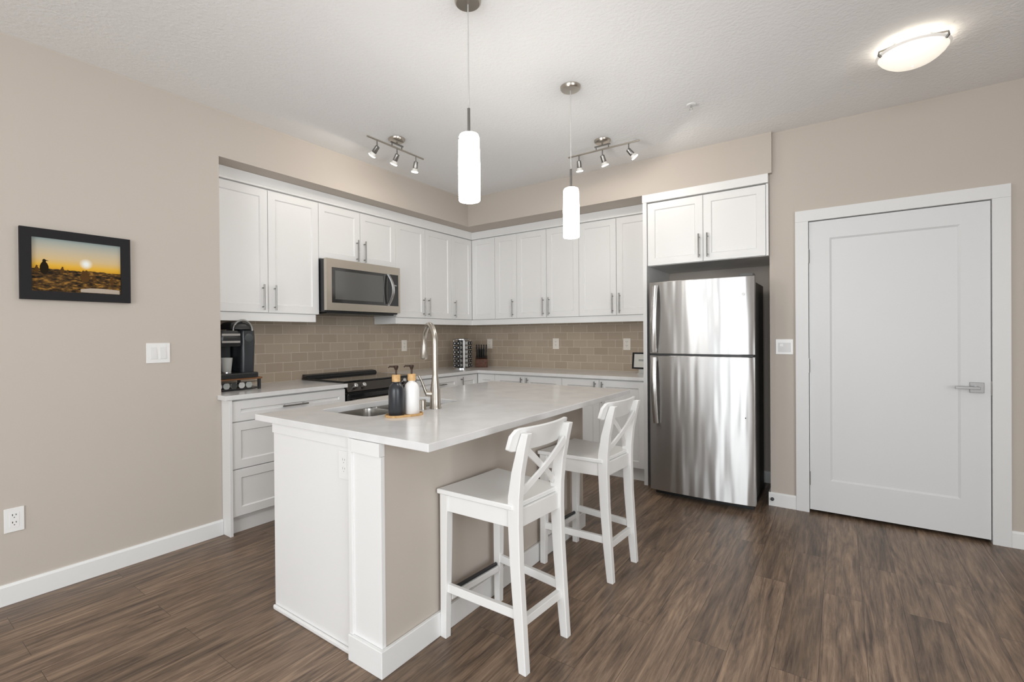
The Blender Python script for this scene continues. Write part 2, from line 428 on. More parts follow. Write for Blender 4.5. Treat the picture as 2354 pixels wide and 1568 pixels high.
wall_unit('left', -2.605, -1.742, UZ0, UZ1, [(-2.603, -2.180, -2.225, HZ), (-2.178, -1.742, -2.133, HZ)], 'tall two-door white wall cabinet between beige wall edge and microwave, above the coffee maker')
wall_unit('left', -1.741, -.886, 1.935, UZ1, [(-1.741, -1.315, -1.355, 2.045), (-1.313, -.886, -1.273, 2.045)], 'short two-door white wall cabinet directly above the microwave')
wall_unit('left', -.885, -.056, UZ0, UZ1, [(-.885, -.473, -.510, HZ), (-.471, -.056, -.433, HZ)], 'two-door white wall cabinet between microwave and corner cabinet')
# corner unit with a leaf on each face
tcor = thing('corner_wall_cabinet', 'white corner wall cabinet where the two runs meet above the spice rack', 'cabinet', (-.2, .3, UZ0), 'white shaker wall cabinets')
bt = lambda T0: (lambda p: tuple(a - b for a, b in zip(T0(p), (-.2, .3, UZ0))))
MB(lambda p: (p[0] + .2, p[1] - .3, p[2] - UZ0)).prism([(-.519, -.055), (-.214, -.055), (-.214, .328), (.132, .328), (.132, .633), (-.519, .633)], UZ0, ZS - .002).build('body', CABIN, tcor)
TL, TB = bt(frame_left(UX - .02)), bt(frame_back(UY + .02))
dr = shaker(MB(TL), -.0535, .306, UZ0 + .003, UZ1).build('door', CAB, tcor); pull(TL, -.012, HZ, parent=dr, off=.0195)
shaker(MB(TB), -.192, .131, UZ0 + .003, UZ1).build('door', CAB, tcor)
wall_unit('back', .134, .423, UZ0, UZ1, [(.134, .423, .375, HZ)], 'narrow single-door white wall cabinet beside the corner cabinet')
wall_unit('back', .424, 1.159, UZ0, UZ1, [(.424, .790, .755, HZ), (.792, 1.159, .825, HZ)], 'two-door white wall cabinet above the middle backsplash outlet')
wall_unit('back', 1.160, 1.907, UZ0, UZ1, [(1.160, 1.546, 1.512, HZ), (1.548, 1.907, 1.582, HZ)], 'two-door white wall cabinet next to the tall refrigerator panel')
# crown above the wall cabinets (follows the corner) and light rails below
cr = MB()
def crown_ring(dx, z): return [(-.213, -2.603, z), (-.182 + dx, -2.603, z), (-.182 + dx, .296 - dx, z), (1.907, .296 - dx, z), (1.907, .327, z), (-.213, .327, z)]
cr.loft([crown_ring(0, 2.400), crown_ring(.002, 2.411), crown_ring(-.004, 2.4115), crown_ring(.036, 2.4725)])
tag(cr.build('crown_moulding', CAB, bevel=.004), 'flat white crown board running above the wall cabinets and round the corner', 'moulding')
lr = MB(); lr.box(-.232, -.206, -2.603, -1.765, 1.408, 1.4695)
tag(lr.build('light_rail', CAB, bevel=.002), 'short white light rail under the wall cabinet above the coffee maker', 'moulding')
lr = MB(); lr.prism([(-.516, -.883), (-.206, -.883), (-.206, .32), (1.907, .32), (1.907, .345), (-.232, .345), (-.232, -.858), (-.516, -.858)], 1.408, 1.4695)
tag(lr.build('light_rail', CAB, bevel=.002), 'long white light rail turning the corner under the wall cabinets', 'moulding')

# refrigerator surround
pn = MB(); pn.box(1.909, 1.942, -.02, YB - .001, 0, 2.402)
tag(pn.build('refrigerator_surround', CAB, bevel=.0015), 'tall narrow white end panel between counter and refrigerator', 'panel')
tf = thing('bridge_cabinet', 'deep white two-door cabinet bridging over the refrigerator', 'cabinet', (2.39, .02, 1.865), 'white shaker wall cabinets')
Tf = lambda p: (p[0] - 2.39, (.02 - p[1]) - .02, p[2] - 1.865)
MB(Tf).box(1.944, 2.835, -.61, 0, 1.865, 2.400).build('body', CABIN, tf)
for a, b, hu in ((1.945, 2.382, 2.355), (2.385, 2.818, 2.418)):
    dr = shaker(MB(Tf), a, b, 1.868, 2.394).build('door', CAB, tf); pull(Tf, hu, 1.99, parent=dr, off=.0195)
MB(Tf).box(2.8205, 2.835, 0, .016, 1.866, 2.400).build('side_filler', CAB, tf)
cr = MB(); cr.box(1.903, 2.836, -.016, .3, 2.404, 2.4705)
tag(cr.build('crown_moulding', CAB, bevel=.003), 'white crown board above the cabinet over the refrigerator', 'moulding')

# ------------------------------------------------------------------ base cabinets and worktops
BX, BYF = .07, .05       # carcass front planes; doors stand 20 mm proud
tb = thing('base_cabinet', 'white three-drawer base cabinet with end panel under the coffee maker counter', 'cabinet', (-.2, -2.15, 0), 'white shaker base cabinets')
ob = lambda T0, o: (lambda p: tuple(a - b for a, b in zip(T0(p), o)))
T = ob(frame_left(BX), (-.2, -2.15, 0))
MB(T).box(-2.598, -1.705, -.58, 0, .10, .883).build('body', CABIN, tb)
MB(T).box(-2.598, -1.705, -.10, -.02, 0, .10).build('toe_kick', CAB, tb)
MB(T).box(-2.6185, -2.5985, -.57, .032, 0, .883).build('end_panel', CAB, tb, bevel=.0015)
for a, b, hz in ((.738, .872, .803), (.428, .732, None), (.118, .422, None)):
    dr = shaker(MB(T), -2.594, -1.709, a, b, st=.055).build('drawer', CAB, tb)
    pull(T, -2.152, hz if hz else b - .06, False, .20, .0115 if hz else .0195, parent=dr)
tb = thing('base_cabinet', 'white drawer base cabinet between range and corner, partly behind the faucet', 'cabinet', (-.2, -.6, 0), 'white shaker base cabinets')
T = ob(frame_left(BX), (-.2, -.6, 0))
MB(T).box(-.913, -.300, -.58, 0, .10, .883).build('body', CABIN, tb)
MB(T).box(-.913, -.300, -.10, -.05, 0, .10).build('toe_kick', CAB, tb)
for a, b in ((.738, .872), (.428, .732), (.118, .422)):
    dr = shaker(MB(T), -.909, -.303, a, b, st=.05).build('drawer', CAB, tb); pull(T, -.60, (a + b) / 2 if b > .8 else b - .06, False, .19, .0115 if b > .8 else .0195, parent=dr)
tb = thing('corner_base_cabinet', 'white corner base cabinet below the spice rack and knife block', 'cabinet', (-.2, .3, 0), 'white shaker base cabinets')
T0 = lambda p: (p[0] + .2, p[1] - .3, p[2])
MB(T0).prism([(-.51, -.299), (.07, -.299), (.07, .05), (.318, .05), (.318, .63), (-.51, .63)], .10, .883).build('body', CABIN, tb)
TL, TB = ob(frame_left(BX), (-.2, .3, 0)), ob(frame_back(BYF), (-.2, .3, 0))
dr = shaker(MB(TL), -.297, .026, .118, .872).build('door', CAB, tb); pull(TL, -.255, .765, parent=dr, off=.0195)
shaker(MB(TB), .094, .317, .118, .872).build('door', CAB, tb)
def base_unit(u0, u1, split, label):
    t = thing('base_cabinet', label, 'cabinet', ((u0 + u1) / 2, .3, 0), 'white shaker base cabinets')
    T = ob(frame_back(BYF), ((u0 + u1) / 2, .3, 0))
    MB(T).box(u0, u1, -.58, 0, .10, .883).build('body', CABIN, t)
    MB(T).box(u0, u1, -.09, -.035, 0, .10).build('toe_kick', CAB, t)
    for a, b, hu in ((u0 + .001, split - .0012, split - .035), (split + .0012, u1 - .001, split + .035)):
        dr = shaker(MB(T), a, b, .118, .872).build('door', CAB, t); pull(T, hu, .765, parent=dr, off=.0195)
base_unit(.320, 1.105, .692, 'two-door white base cabinet beside the corner, seen above the island worktop')
base_unit(1.106, 1.907, 1.485, 'two-door white base cabinet next to the tall refrigerator panel')
wt = MB(); wt.prism([(XL + .009, -2.6185), (.003, -2.6185), (.003, -2.645), (.112, -2.645), (.112, -1.699), (XL + .009, -1.699)], .884, .914)
tag(wt.build('worktop', QUARTZ, bevel=.002), 'short white quartz worktop carrying the coffee maker', 'worktop')
wt = MB(); wt.prism([(XL + .009, -.916), (.112, -.916), (.112, .01), (1.907, .01), (1.907, YB - .009), (XL + .009, YB - .009)], .884, .914)
tag(wt.build('worktop', QUARTZ, bevel=.002), 'long L-shaped white quartz worktop with spice rack and knife block', 'worktop')

# ------------------------------------------------------------------ range and microwave
RX, RY0, RY1 = .098, -1.696, -.919
rc = (RY0 + RY1) / 2
rg = thing('range', 'black glass-top slide-in range under the microwave', 'stove', (-.2, rc, 0))
T = lambda p: (p[0] + .2, p[1] - rc, p[2])
MB(T).box(-.515, RX - .045, RY0, RY1, .05, .912).build('body', DGREY, rg)
MB(T).box(-.515, RX - .03, RY0 - .006, RY1 + .006, .9165, .930).build('cooktop', BLACKG, rg, bevel=.003)
bk = MB(T); bk.add([(-.515, RY0, .9305), (-.44, RY0, .9305), (-.455, RY0, .952), (-.515, RY0, .960), (-.515, RY1, .9305), (-.44, RY1, .9305), (-.455, RY1, .952), (-.515, RY1, .960)],
                   [(0, 1, 2, 3), (7, 6, 5, 4), (0, 4, 5, 1), (1, 5, 6, 2), (2, 6, 7, 3), (3, 7, 4, 0)]); bk.build('rear_vent_trim', BLACKP, rg, bevel=.004)
cp = MB(T); cp.add([(RX - .045, RY0, .83), (RX + .012, RY0, .845), (RX - .028, RY0, .9155), (RX - .045, RY0, .9155), (RX - .045, RY1, .83), (RX + .012, RY1, .845), (RX - .028, RY1, .9155), (RX - .045, RY1, .9155)],
                   [(0, 1, 2, 3), (7, 6, 5, 4), (0, 4, 5, 1), (1, 5, 6, 2), (2, 6, 7, 3), (3, 7, 4, 0)]); cp.build('control_panel', mat('black_stainless', (.085, .078, .072), .3, 1.0), rg, bevel=.002)
sl = Vector((.0705, 0, .04)).normalized()
for y in (-1.62, -1.535, -1.08, -.995):
    k = MB(T); a = Vector((RX - .006, y, .882)); k.tube([a, a + sl * .012, a + sl * .03, a + sl * .032], [.022, .021, .018, .015], 18)
    k.build('knob', CHROME, rg, smooth=True)
od = MB(T).box(RX - .044, RX + .004, RY0 + .006, RY1 - .006, .24, .825).build('oven_door', BLACKG, rg, bevel=.004)
hb = MB(T).tube([(RX + .05, RY0 + .05, .775), (RX + .05, RY1 - .05, .775)], .012, 12)
for y in (RY0 + .08, RY1 - .08): hb.tube([(RX + .004, y, .775), (RX + .05, y, .775)], .008, 8)
hb.build('handle', STEELW, od, smooth=True)
MB(T).box(RX - .044, RX, RY0 + .006, RY1 - .006, .07, .232).build('drawer', STEELW, rg, bevel=.003)
MB(T).box(-.45, RX - .09, RY0 + .02, RY1 - .02, 0, .05).build('plinth', BLACKP, rg)

MX, MY0, MY1, MZ0, MZ1 = -.100, -1.740, -.922, 1.506, 1.932
mc = (MY0 + MY1) / 2
mw = thing('microwave', 'stainless over-the-range microwave with dark window and arched handle', 'microwave', (-.3, mc, MZ0))
T = lambda p: (p[0] + .3, p[1] - mc, p[2] - MZ0)
MB(T).box(XL + .01, MX - .035, MY0 + .006, MY1 - .004, MZ0 - .012, MZ1 - .002).build('body', BLACKP, mw, bevel=.002)
MB(T).box(XL + .05, MX - .05, MY0 + .04, MY1 - .04, MZ0 - .024, MZ0 - .0125).build('bottom_vent', BLACKP, mw)
fr = MB(T); y0, y1 = MY0 + .004, MY1
wy0, wy1, wz0, wz1 = MY0 + .055, MY1 - .022, MZ0 + .063, MZ1 - .070
x0_, x1_ = MX - .034, MX
fr.box(x0_, x1_, y0, wy0, MZ0, MZ1).box(x0_, x1_, wy1, y1, MZ0, MZ1).box(x0_, x1_, wy0, wy1, MZ0, wz0).box(x0_, x1_, wy0, wy1, wz1, MZ1)
fr.build('front_frame', STEELW, mw)
dw = MB(T).box(x0_, MX - .003, wy0, wy1 - .125, wz0, wz1).build('door', MWGLASS, mw)
MB(T).box(MX - .003, MX - .0026, wy0 + .035, wy1 - .185, wz0 + .03, wz1 - .025).build('window_screen', mat('perforated_screen', (.10, .098, .093), .12, spec=.7), dw)
MB(T).box(x0_, MX - .002, wy1 - .124, wy1, wz0, wz1).build('control_panel', BLACKG, mw)
MB(T).box(MX - .0025, MX - .0012, wy1 - .075, wy1 - .02, wz0 + .187, wz0 + .200).build('display', mat('pale_display', (.25, .26, .27), .3), mw)
pts = []; hy = wy1 - .135
for i in range(13):
    a = -1 + 2 * i / 12; pts.append((MX + .012 + .045 * (1 - a * a), hy + .0 + .022 * (1 - a * a), (wz0 + wz1) / 2 + a * .142))
hd = MB(T); rings = []
for p in pts: rings.append([(p[0] - .006, p[1] - .013, p[2]), (p[0] + .004, p[1] - .011, p[2]), (p[0] + .007, p[1], p[2]), (p[0] + .004, p[1] + .011, p[2]), (p[0] - .006, p[1] + .013, p[2])])
hd.loft(rings)
for z in (-.138, .138): hd.box(MX - .003, MX + .018, hy - .011, hy + .011, (wz0 + wz1) / 2 + z - .008, (wz0 + wz1) / 2 + z + .008)
hd.build('handle', CHROME, dw, smooth=True)

# ------------------------------------------------------------------ refrigerator
FX0, FX1, FYF = 2.030, 2.772, -.235
fc = (FX0 + FX1) / 2
rf = thing('refrigerator', 'stainless steel top-freezer refrigerator with dark sides in the white surround', 'refrigerator', (fc, .15, 0))
T = lambda p: (p[0] - fc, p[1] - .15, p[2])
MB(T).box(FX0 + .006, FX1 - .022, FYF + .075, .44, .035, 1.675).build('body', DGREY, rf, bevel=.004)
MB(T).box(FX0 + .02, FX1 - .02, FYF + .085, .5, .0, .034).build('base_grille', BLACKP, rf)
def fdoor(z0, z1):
    m = MB(T); n = 24; rings = []
    for zz, dn in ((z0, .004), (z0 + .004, 0), (z1 - .004, 0), (z1, .004)):
        top = []
        for i in range(n + 1):
            u = i / n; x = FX0 + (FX1 - FX0) * u
            y = FYF - .020 * (1 - (2 * u - 1) ** 2) + dn
            if i in (0, n): y += .006
            top.append((x, y, zz))
        rings.append(top + [(FX1, FYF + .068, zz), (FX0, FYF + .068, zz)])
    return m.loft(rings)
def fhandle(za, zb, flip):
    m = MB(T); rings = []; n = 12
    for i in range(n + 1):
        u = i / n; z = za + (zb - za) * u
        e = (1 - u) if flip else u                         # 0 at the far tip, 1 at the door split
        y = FYF - .028 - .030 * math.sin(PI * min(1, u * .9 + .05)); x = FX0 + .056 - .016 * e; w_ = .017 + .004 * e
        rings.append([(x - w_, y + .010, z), (x - w_, y - .004, z), (x - w_ * .4, y - .010, z), (x + w_ * .4, y - .010, z), (x + w_, y - .004, z), (x + w_, y + .010, z)])
    m.loft(rings)
    for z in (za + .01, zb - .03): m.box(FX0 + .045 - .010, FX0 + .045 + .012, FYF - .034, FYF + .004, z, z + .02)
    return m
fd = fdoor(1.132, 1.700).build('freezer_door', FRIDGE, rf, smooth=True)
fhandle(1.145, 1.672, True).build('handle', STEEL, fd, smooth=True)
md_ = fdoor(.048, 1.118).build('fridge_door', FRIDGE, rf, smooth=True)
fhandle(.585, 1.105, False).build('handle', STEEL, md_, smooth=True)
MB(T).box(FX0 + .006, FX1 - .01, FYF + .02, FYF + .066, 1.1185, 1.1315).build('door_seal', BLACKP, rf)
hc = MB(T).box(FX1 - .085, FX1 - .012, FYF - .006, FYF + .019, 1.1195, 1.1305); hc.build('centre_hinge', BLACKM, rf)
MB(T).box(FX1 - .10, FX1 - .01, FYF + .01, FYF + .12, 1.7005, 1.722).build('top_hinge_cover', DGREY, rf, bevel=.003)
lg = MB(T); lg.lathe([(.011, 0), (.011, .003)], 16, (2.705, FYF - .0195, 1.57), 'y'); lg.build('emblem', DNICKEL, fd)
lg = MB(T); lg.lathe([(.004, 0), (.004, .003)], 12, (2.714, FYF - .0185, .68), 'y'); lg.build('hinge_plug', BLACKM, md_)

# ------------------------------------------------------------------ island
IX0, IX1, IY0, IY1 = .963, 2.115, -2.909, -.919
IX0, IX1, IY0, IY1 = .963, 2.115, -2.909, -.919
isl = thing('kitchen_island', 'white-panelled kitchen island with beige back wall facing the bar stools', 'island', (1.48, -2.0, 0))
T = lambda p: (p[0] - 1.48, p[1] + 2.0, p[2])
MB(T).box(1.06, 1.675, -2.865, -1.135, .10, .66).build('body', CABIN, isl)
MB(T).box(1.11, 1.675, -2.86, -1.135, 0, .0995).build('toe_kick', CAB, isl)
MB(T).box(1.095, 1.679, -2.888, -2.866, 0, .883).build('end_panel', CAB, isl, bevel=.001)
MB(T).box(1.095, 1.679, -1.134, -1.112, 0, .883).build('far_end_panel', CAB, isl)
MB(T).box(1.095, 1.679, -2.896, -2.8885, .838, .883).build('top_batten', CAB, isl, bevel=.001)
MB(T).box(1.095, 1.679, -2.902, -2.8885, 0, .022).build('shoe_moulding', CAB, isl, bevel=.006)
# knee wall with its white end cap
MB(T).box(1.682, 1.862, -2.884, -1.13, 0, .8825).build('knee_wall', WALL, isl)
MB(T).box(1.700, 1.8635, -2.904, -2.8845, .10, .83).build('end_cap', CAB, isl, bevel=.001)
MB(T).box(1.680, 1.700, -2.912, -2.889, .10, .883).build('corner_strip', CAB, isl, bevel=.001)
MB(T).box(1.7005, 1.8645, -2.914, -2.8845, .831, .8828).build('end_cap_head', CAB, isl, bevel=.001)
bb = MB(T); bb.prism([(1.70, -2.9045), (1.8635, -2.9045), (1.8635, -1.128), (1.879, -1.128), (1.879, -2.921), (1.68, -2.921), (1.68, -2.9125), (1.70, -2.9125)], 0, .103)
bb.build('baseboard', TRIM, isl, bevel=.003)
# worktop with the sink cut out
SX0, SX1, SY0, SY1 = 1.115, 1.500, -2.655, -1.985
def island_top():
    me = bpy.data.meshes.new('island_worktop'); bm = bmesh.new()
    def loop(pts):
        vs = [bm.verts.new((x, y, .914)) for x, y in pts]
        return [bm.edges.new((vs[i], vs[(i + 1) % len(vs)])) for i in range(len(vs))]
    es = loop([(IX0, IY0), (IX1, IY0), (IX1, IY1), (IX0, IY1)]) + loop(rrect(SX0, SX1, SY0, SY1, .05, 6)[::-1])
    r = bmesh.ops.triangle_fill(bm, use_beauty=True, use_dissolve=False, edges=es)
    fs = [f for f in r['geom'] if isinstance(f, bmesh.types.BMFace)]
    ex = bmesh.ops.extrude_face_region(bm, geom=fs)
    bmesh.ops.translate(bm, verts=[v for v in ex['geom'] if isinstance(v, bmesh.types.BMVert)], vec=(0, 0, -.030))
    bmesh.ops.recalc_face_normals(bm, faces=bm.faces)
    bm.to_mesh(me); bm.free(); me.materials.append(QUARTZ)
    o = bpy.data.objects.new('island_worktop', me); C.objects.link(o)
    md = o.modifiers.new('edge', 'BEVEL'); md.width = .0025; md.segments = 2; md.limit_method = 'ANGLE'; md.angle_limit = math.radians(60)
    return o
tag(island_top(), 'large glossy white quartz island worktop with sink and faucet', 'worktop')
sk = thing('kitchen_sink', 'undermount stainless double-bowl sink in the island', 'sink', (1.3, -2.32, .884))
T = lambda p: (p[0] - 1.3, p[1] + 2.32, p[2] - .884)
def bowl(y0, y1):
    m = MB(T); rings = []
    x0, x1 = SX0 - .004, SX1 + .004
    for inset, z, r in ((-.012, .8835, .05), (0, .8835, .05), (.002, .86, .05), (.006, .72, .05), (.03, .695, .045), (.14, .690, .03)):
        rings.append([(x, y, z) for x, y in rrect(x0 + inset, x1 - inset, y0 + min(inset, .13), y1 - min(inset, .13), r, 6)])
    m.loft(rings, caps=False); n = len(rings[0]); k = len(rings) - 1
    m.f.append(tuple(k * n + i for i in range(n)))
    return m
bowl(SY0 - .004, -2.335).build('bowl', SINKM, sk, smooth=True)
bowl(-2.310, SY1 + .004).build('bowl', SINKM, sk, smooth=True)
for y in (-2.497, -2.146):
    MB(T).lathe([(.04, .692), (.038, .6945), (.022, .6945), (.018, .691)], 24, (1.308, y, 0)).build('strainer', CHROME, sk, smooth=True)

# faucet
FB = Vector((1.577, -2.281, .9145)); sd = Vector((-.863, .505, 0)); ld = Vector((-.55, -.835, 0))
fa = thing('faucet', 'brushed nickel gooseneck pull-down faucet on the island', 'faucet', FB)
MB().lathe([(.031, 0), (.031, .004), (.0285, .008), (.0265, .05), (.025, .10), (.020, .135), (.0155, .17)], 28).build('body', NICKEL, fa, smooth=True)
gp = [Vector((0, 0, .15)), Vector((0, 0, .25)), Vector((0, 0, .325))]
R = .098
for i in range(1, 17):
    a = PI * i / 17; gp.append(sd * (R - R * math.cos(a)) + Vector((0, 0, .335 + R * math.sin(a))))
gp.append(sd * 2 * R + Vector((0, 0, .325)))
MB().tube(gp, .0148, 18).build('gooseneck', NICKEL, fa, smooth=True)
hp = sd * 2 * R
MB().tube([hp + Vector((0, 0, .326)), hp + sd * .003 + Vector((0, 0, .30)), hp + sd * .006 + Vector((0, 0, .255)), hp + sd * .007 + Vector((0, 0, .245))], [.0155, .0175, .0205, .017], 18).build('spray_head', NICKEL, fa, smooth=True)
lb = MB(); lb.tube([ld * .018 + Vector((0, 0, .075)), ld * .05 + Vector((0, 0, .078))], [.0135, .0125], 14)
lb.tube([ld * .046 + Vector((0, 0, .076)), ld * .056 + Vector((0, 0, .10)), ld * .072 + Vector((0, 0, .145)), ld * .086 + Vector((0, 0, .172))], [.008, .007, .006, .0055], 10)
lb.build('lever', NICKEL, fa, smooth=True)
ag = MB().lathe([(.020, 0), (.020, .003), (.0185, .006), (.0185, .044), (.0165, .049), (.004, .0505)], 24).build('air_gap_cap', NICKEL, smooth=True)
ag.location = (1.546, -2.345, .9145); tag(ag, 'short nickel air gap cap standing beside the faucet base', 'sink fitting')

# soap bottles on their tray
ty = Vector((1.608, -2.532, .9143)); ta = math.atan2(.95, .31)
def stadium(L, Wd, n=14):
    out = []
    for sgn in (1, -1):
        for i in range(n + 1):
            a = -PI / 2 + PI * i / n; out.append((sgn * (L - Wd) + sgn * Wd * math.cos(a), sgn * Wd * math.sin(a)))
    return out
tr = MB(); outer = stadium(.094, .050); inn = stadium(.089, .045)
tr.loft([[(x, y, 0) for x, y in outer], [(x, y, .010) for x, y in outer], [(x, y, .010) for x, y in inn], [(x, y, .006) for x, y in inn]])
to = tr.build('soap_tray', WOODL); to.location = ty; to.rotation_euler = (0, 0, ta)
tag(to, 'small oval bamboo tray under the two soap bottles', 'tray')
def soap(pos, m, label):
    t = thing('soap_dispenser', label, 'soap bottle', pos, 'pump bottles on the bamboo tray')
    MB().lathe([(.0345, 0), (.0365, .003), (.0365, .110), (.0355, .122), (.030, .138), (.019, .149), (.0155, .152), (.0155, .158)], 32).build('bottle', m, t, smooth=True)
    MB().lathe([(.0195, .156), (.0195, .186), (.0185, .188)], 24).build('collar', WOODL, t, smooth=True)
    p = MB().lathe([(.0045, .188), (.0045, .212)], 12); p.lathe([(.006, .210), (.011, .222), (.011, .229), (.008, .231)], 16)
    q = Vector((-.74, -.67, 0)); p.tube([q * .004 + Vector((0, 0, .226)), q * .030 + Vector((0, 0, .226)), q * .036 + Vector((0, 0, .220))], [.005, .004, .003], 10)
    p.build('pump', GOLD, t, smooth=True)
dv = Vector((math.cos(ta), math.sin(ta), 0))
soap(ty - dv * .040 + Vector((0, 0, .0066)), BOTB, 'black soap pump bottle with wooden collar on the bamboo tray')
soap(ty + dv * .040 + Vector((0, 0, .0066)), BOTW, 'white soap pump bottle with wooden collar on the bamboo tray')

# ------------------------------------------------------------------ bar stools (local: front towards -x)
def rect_path(pts):
    """pts: (z, x0, x1, y0, y1) rectangular sections from the floor up."""
    return [[(a, c_, z), (b, c_, z), (b, d_, z), (a, d_, z)] for z, a, b, c_, d_ in pts]
def make_stool(loc, rz, label):
    t = thing('bar_stool', label, 'bar stool', loc, 'white cross-back bar stools at the island', rz)
    # front legs (40 cm apart outside), rear legs (33 cm apart outside)
    for s_ in (-1, 1):
        ya, yb = s_ * .196, s_ * .160
        MB().loft(rect_path([(0, -.206, -.174, min(ya, yb + s_ * .006), max(ya, yb + s_ * .006)), (.40, -.204, -.166, min(ya, yb), max(ya, yb)), (.614, -.204, -.160, min(ya, yb), max(ya, yb))])).build('leg', WHITEP, t, bevel=.002)
    for s_ in (-1, 1):
        secs = []
        for z, xa, xb, yo in ((0, .186, .220, .166), (.18, .166, .209, .166), (.40, .148, .196, .166), (.56, .140, .192, .166), (.66, .140, .194, .166), (.76, .158, .204, .166), (.86, .186, .224, .166), (.918, .207, .238, .166)):
            y1_, y0_ = s_ * yo, s_ * (yo - .032); secs.append((z, xa, xb, min(y0_, y1_), max(y0_, y1_)))
        MB().loft(rect_path(secs)).build('leg', WHITEP, t, bevel=.003)
    # seat: wider at the front, gently dished
    m = MB(); nx, ny = 12, 10; top = []; xs = [-.211 + .379 * i / nx for i in range(nx + 1)]
    def half(x): return .208 - (.208 - .172) * (x + .211) / .379
    grid = []
    for i, x in enumerate(xs):
        row = []
        for j in range(ny + 1):
            v = -1 + 2 * j / ny; y = half(x) * v
            u = (x + .02) / .2
            dz = -.007 * max(0, 1 - v * v * 1.1) * max(0, 1 - u * u * .8)
            row.append((x, y, .637 + dz))
        grid.append(row)
    vs = [p for r_ in grid for p in r_]; k = len(vs); vs += [(x, y, .616) for x, y, z in vs]; W_ = ny + 1
    fs = []
    for i in range(nx):
        for j in range(ny):
            a = i * W_ + j; fs.append((a, a + 1, a + W_ + 1, a + W_)); fs.append((k + a, k + a + W_, k + a + W_ + 1, k + a + 1))
    for j in range(ny):
        fs.append((j, k + j, k + j + 1, j + 1)); a = nx * W_ + j; fs.append((a, a + 1, k + a + 1, k + a))
    for i in range(nx):
        a = i * W_; fs.append((a, a + W_, k + a + W_, k + a)); a += ny; fs.append((a, k + a, k + a + W_, a + W_))
    # notches for the posts are left to the posts, which stand just behind/inside the edge
    MB().add(vs, fs).build('seat', WHITEP, t, bevel=.004, smooth=True)
    # aprons
    MB().box(-.198, -.172, -.160, .160, .545, .615).build('apron', WHITEP, t, bevel=.0015)
    MB().box(.158, .180, -.134, .134, .545, .615).build('apron', WHITEP, t, bevel=.0015)
    for s_ in (-1, 1):
        m = MB(); a0, a1 = s_ * .190, s_ * .168; b0, b1 = s_ * .160, s_ * .138
        m.add([(-.168, a0, .545), (-.168, a1, .545), (.142, b1, .545), (.142, b0, .545), (-.168, a0, .615), (-.168, a1, .615), (.142, b1, .615), (.142, b0, .615)],
              [(0, 1, 2, 3), (4, 5, 6, 7), (0, 1, 5, 4), (1, 2, 6, 5), (2, 3, 7, 6), (3, 0, 4, 7)]); m.build('apron', WHITEP, t, bevel=.0015)
        m = MB(); z0_, z1_ = .196, .232
        m.add([(-.172, a0 - s_ * .004, z0_), (-.172, a1, z0_), (.164, b1, z0_), (.164, b0, z0_), (-.172, a0 - s_ * .004, z1_), (-.172, a1, z1_), (.162, b1, z1_), (.162, b0, z1_)],
              [(0, 1, 2, 3), (4, 5, 6, 7), (0, 1, 5, 4), (1, 2, 6, 5), (2, 3, 7, 6), (3, 0, 4, 7)]); m.build('stretcher', WHITEP, t, bevel=.002)
    MB().box(.166, .190, -.134, .134, .160, .194).build('stretcher', WHITEP, t, bevel=.002)
    fr_ = MB().box(-.200, -.170, -.160, .160, .155, .182).build('footrest', WHITEP, t, bevel=.002)
    MB().lathe([(.0085, -.155), (.0085, .155)], 12, (-.185, 0, .189), 'y').build('foot_guard', BLACKM, fr_, smooth=True)
    # curved top rail
    m = MB(); rings = []; n = 22; Lr = .198
    for i in range(n + 1):
        v = -1 + 2 * i / n; y = v * Lr; bow = -.033 * v * v
        e = max(0, abs(v) - .84) / .16; top_ = .937 - .030 * e ** 2.2; bot = .842 + .012 * e ** 2
        xa = lambda z: .190 + (z - .84) * .33 + bow
        th = .0085
        rings.append([(xa(bot) - th, y, bot), (xa(bot) + th, y, bot), (xa(top_) + th, y, top_), (xa(top_) - th, y, top_)])
    m.loft(rings); m.build('top_rail', WHITEP, t, bevel=.004, smooth=True)
    # cross slats
    for s_, off in ((1, 0), (-1, .0105)):
        m = MB(); rings = []
        for i in range(9):
            u = i / 8; y = s_ * (-.132 + .264 * u); z = .665 + .185 * u
            x = .166 + (z - .66) * .26 - off + .010 * math.sin(PI * u)
            hw = .0105 + .003 * abs(2 * u - 1)
            rings.append([(x - .005, y - s_ * hw * .6, z + hw), (x + .005, y - s_ * hw * .6, z + hw), (x + .005, y + s_ * hw * .6, z - hw), (x - .005, y + s_ * hw * .6, z - hw)])
        m.loft(rings); m.build('cross_slat', WHITEP, t, bevel=.0015)
    return t
st1 = make_stool((2.099, -2.412, 0), math.radians(-4.2), 'white cross-back bar stool standing in front, at the near end of the island')
dup(st1, (2.108, -1.578, 0), 'white cross-back bar stool at the far end of the island, towards the refrigerator', math.radians(-3.6))

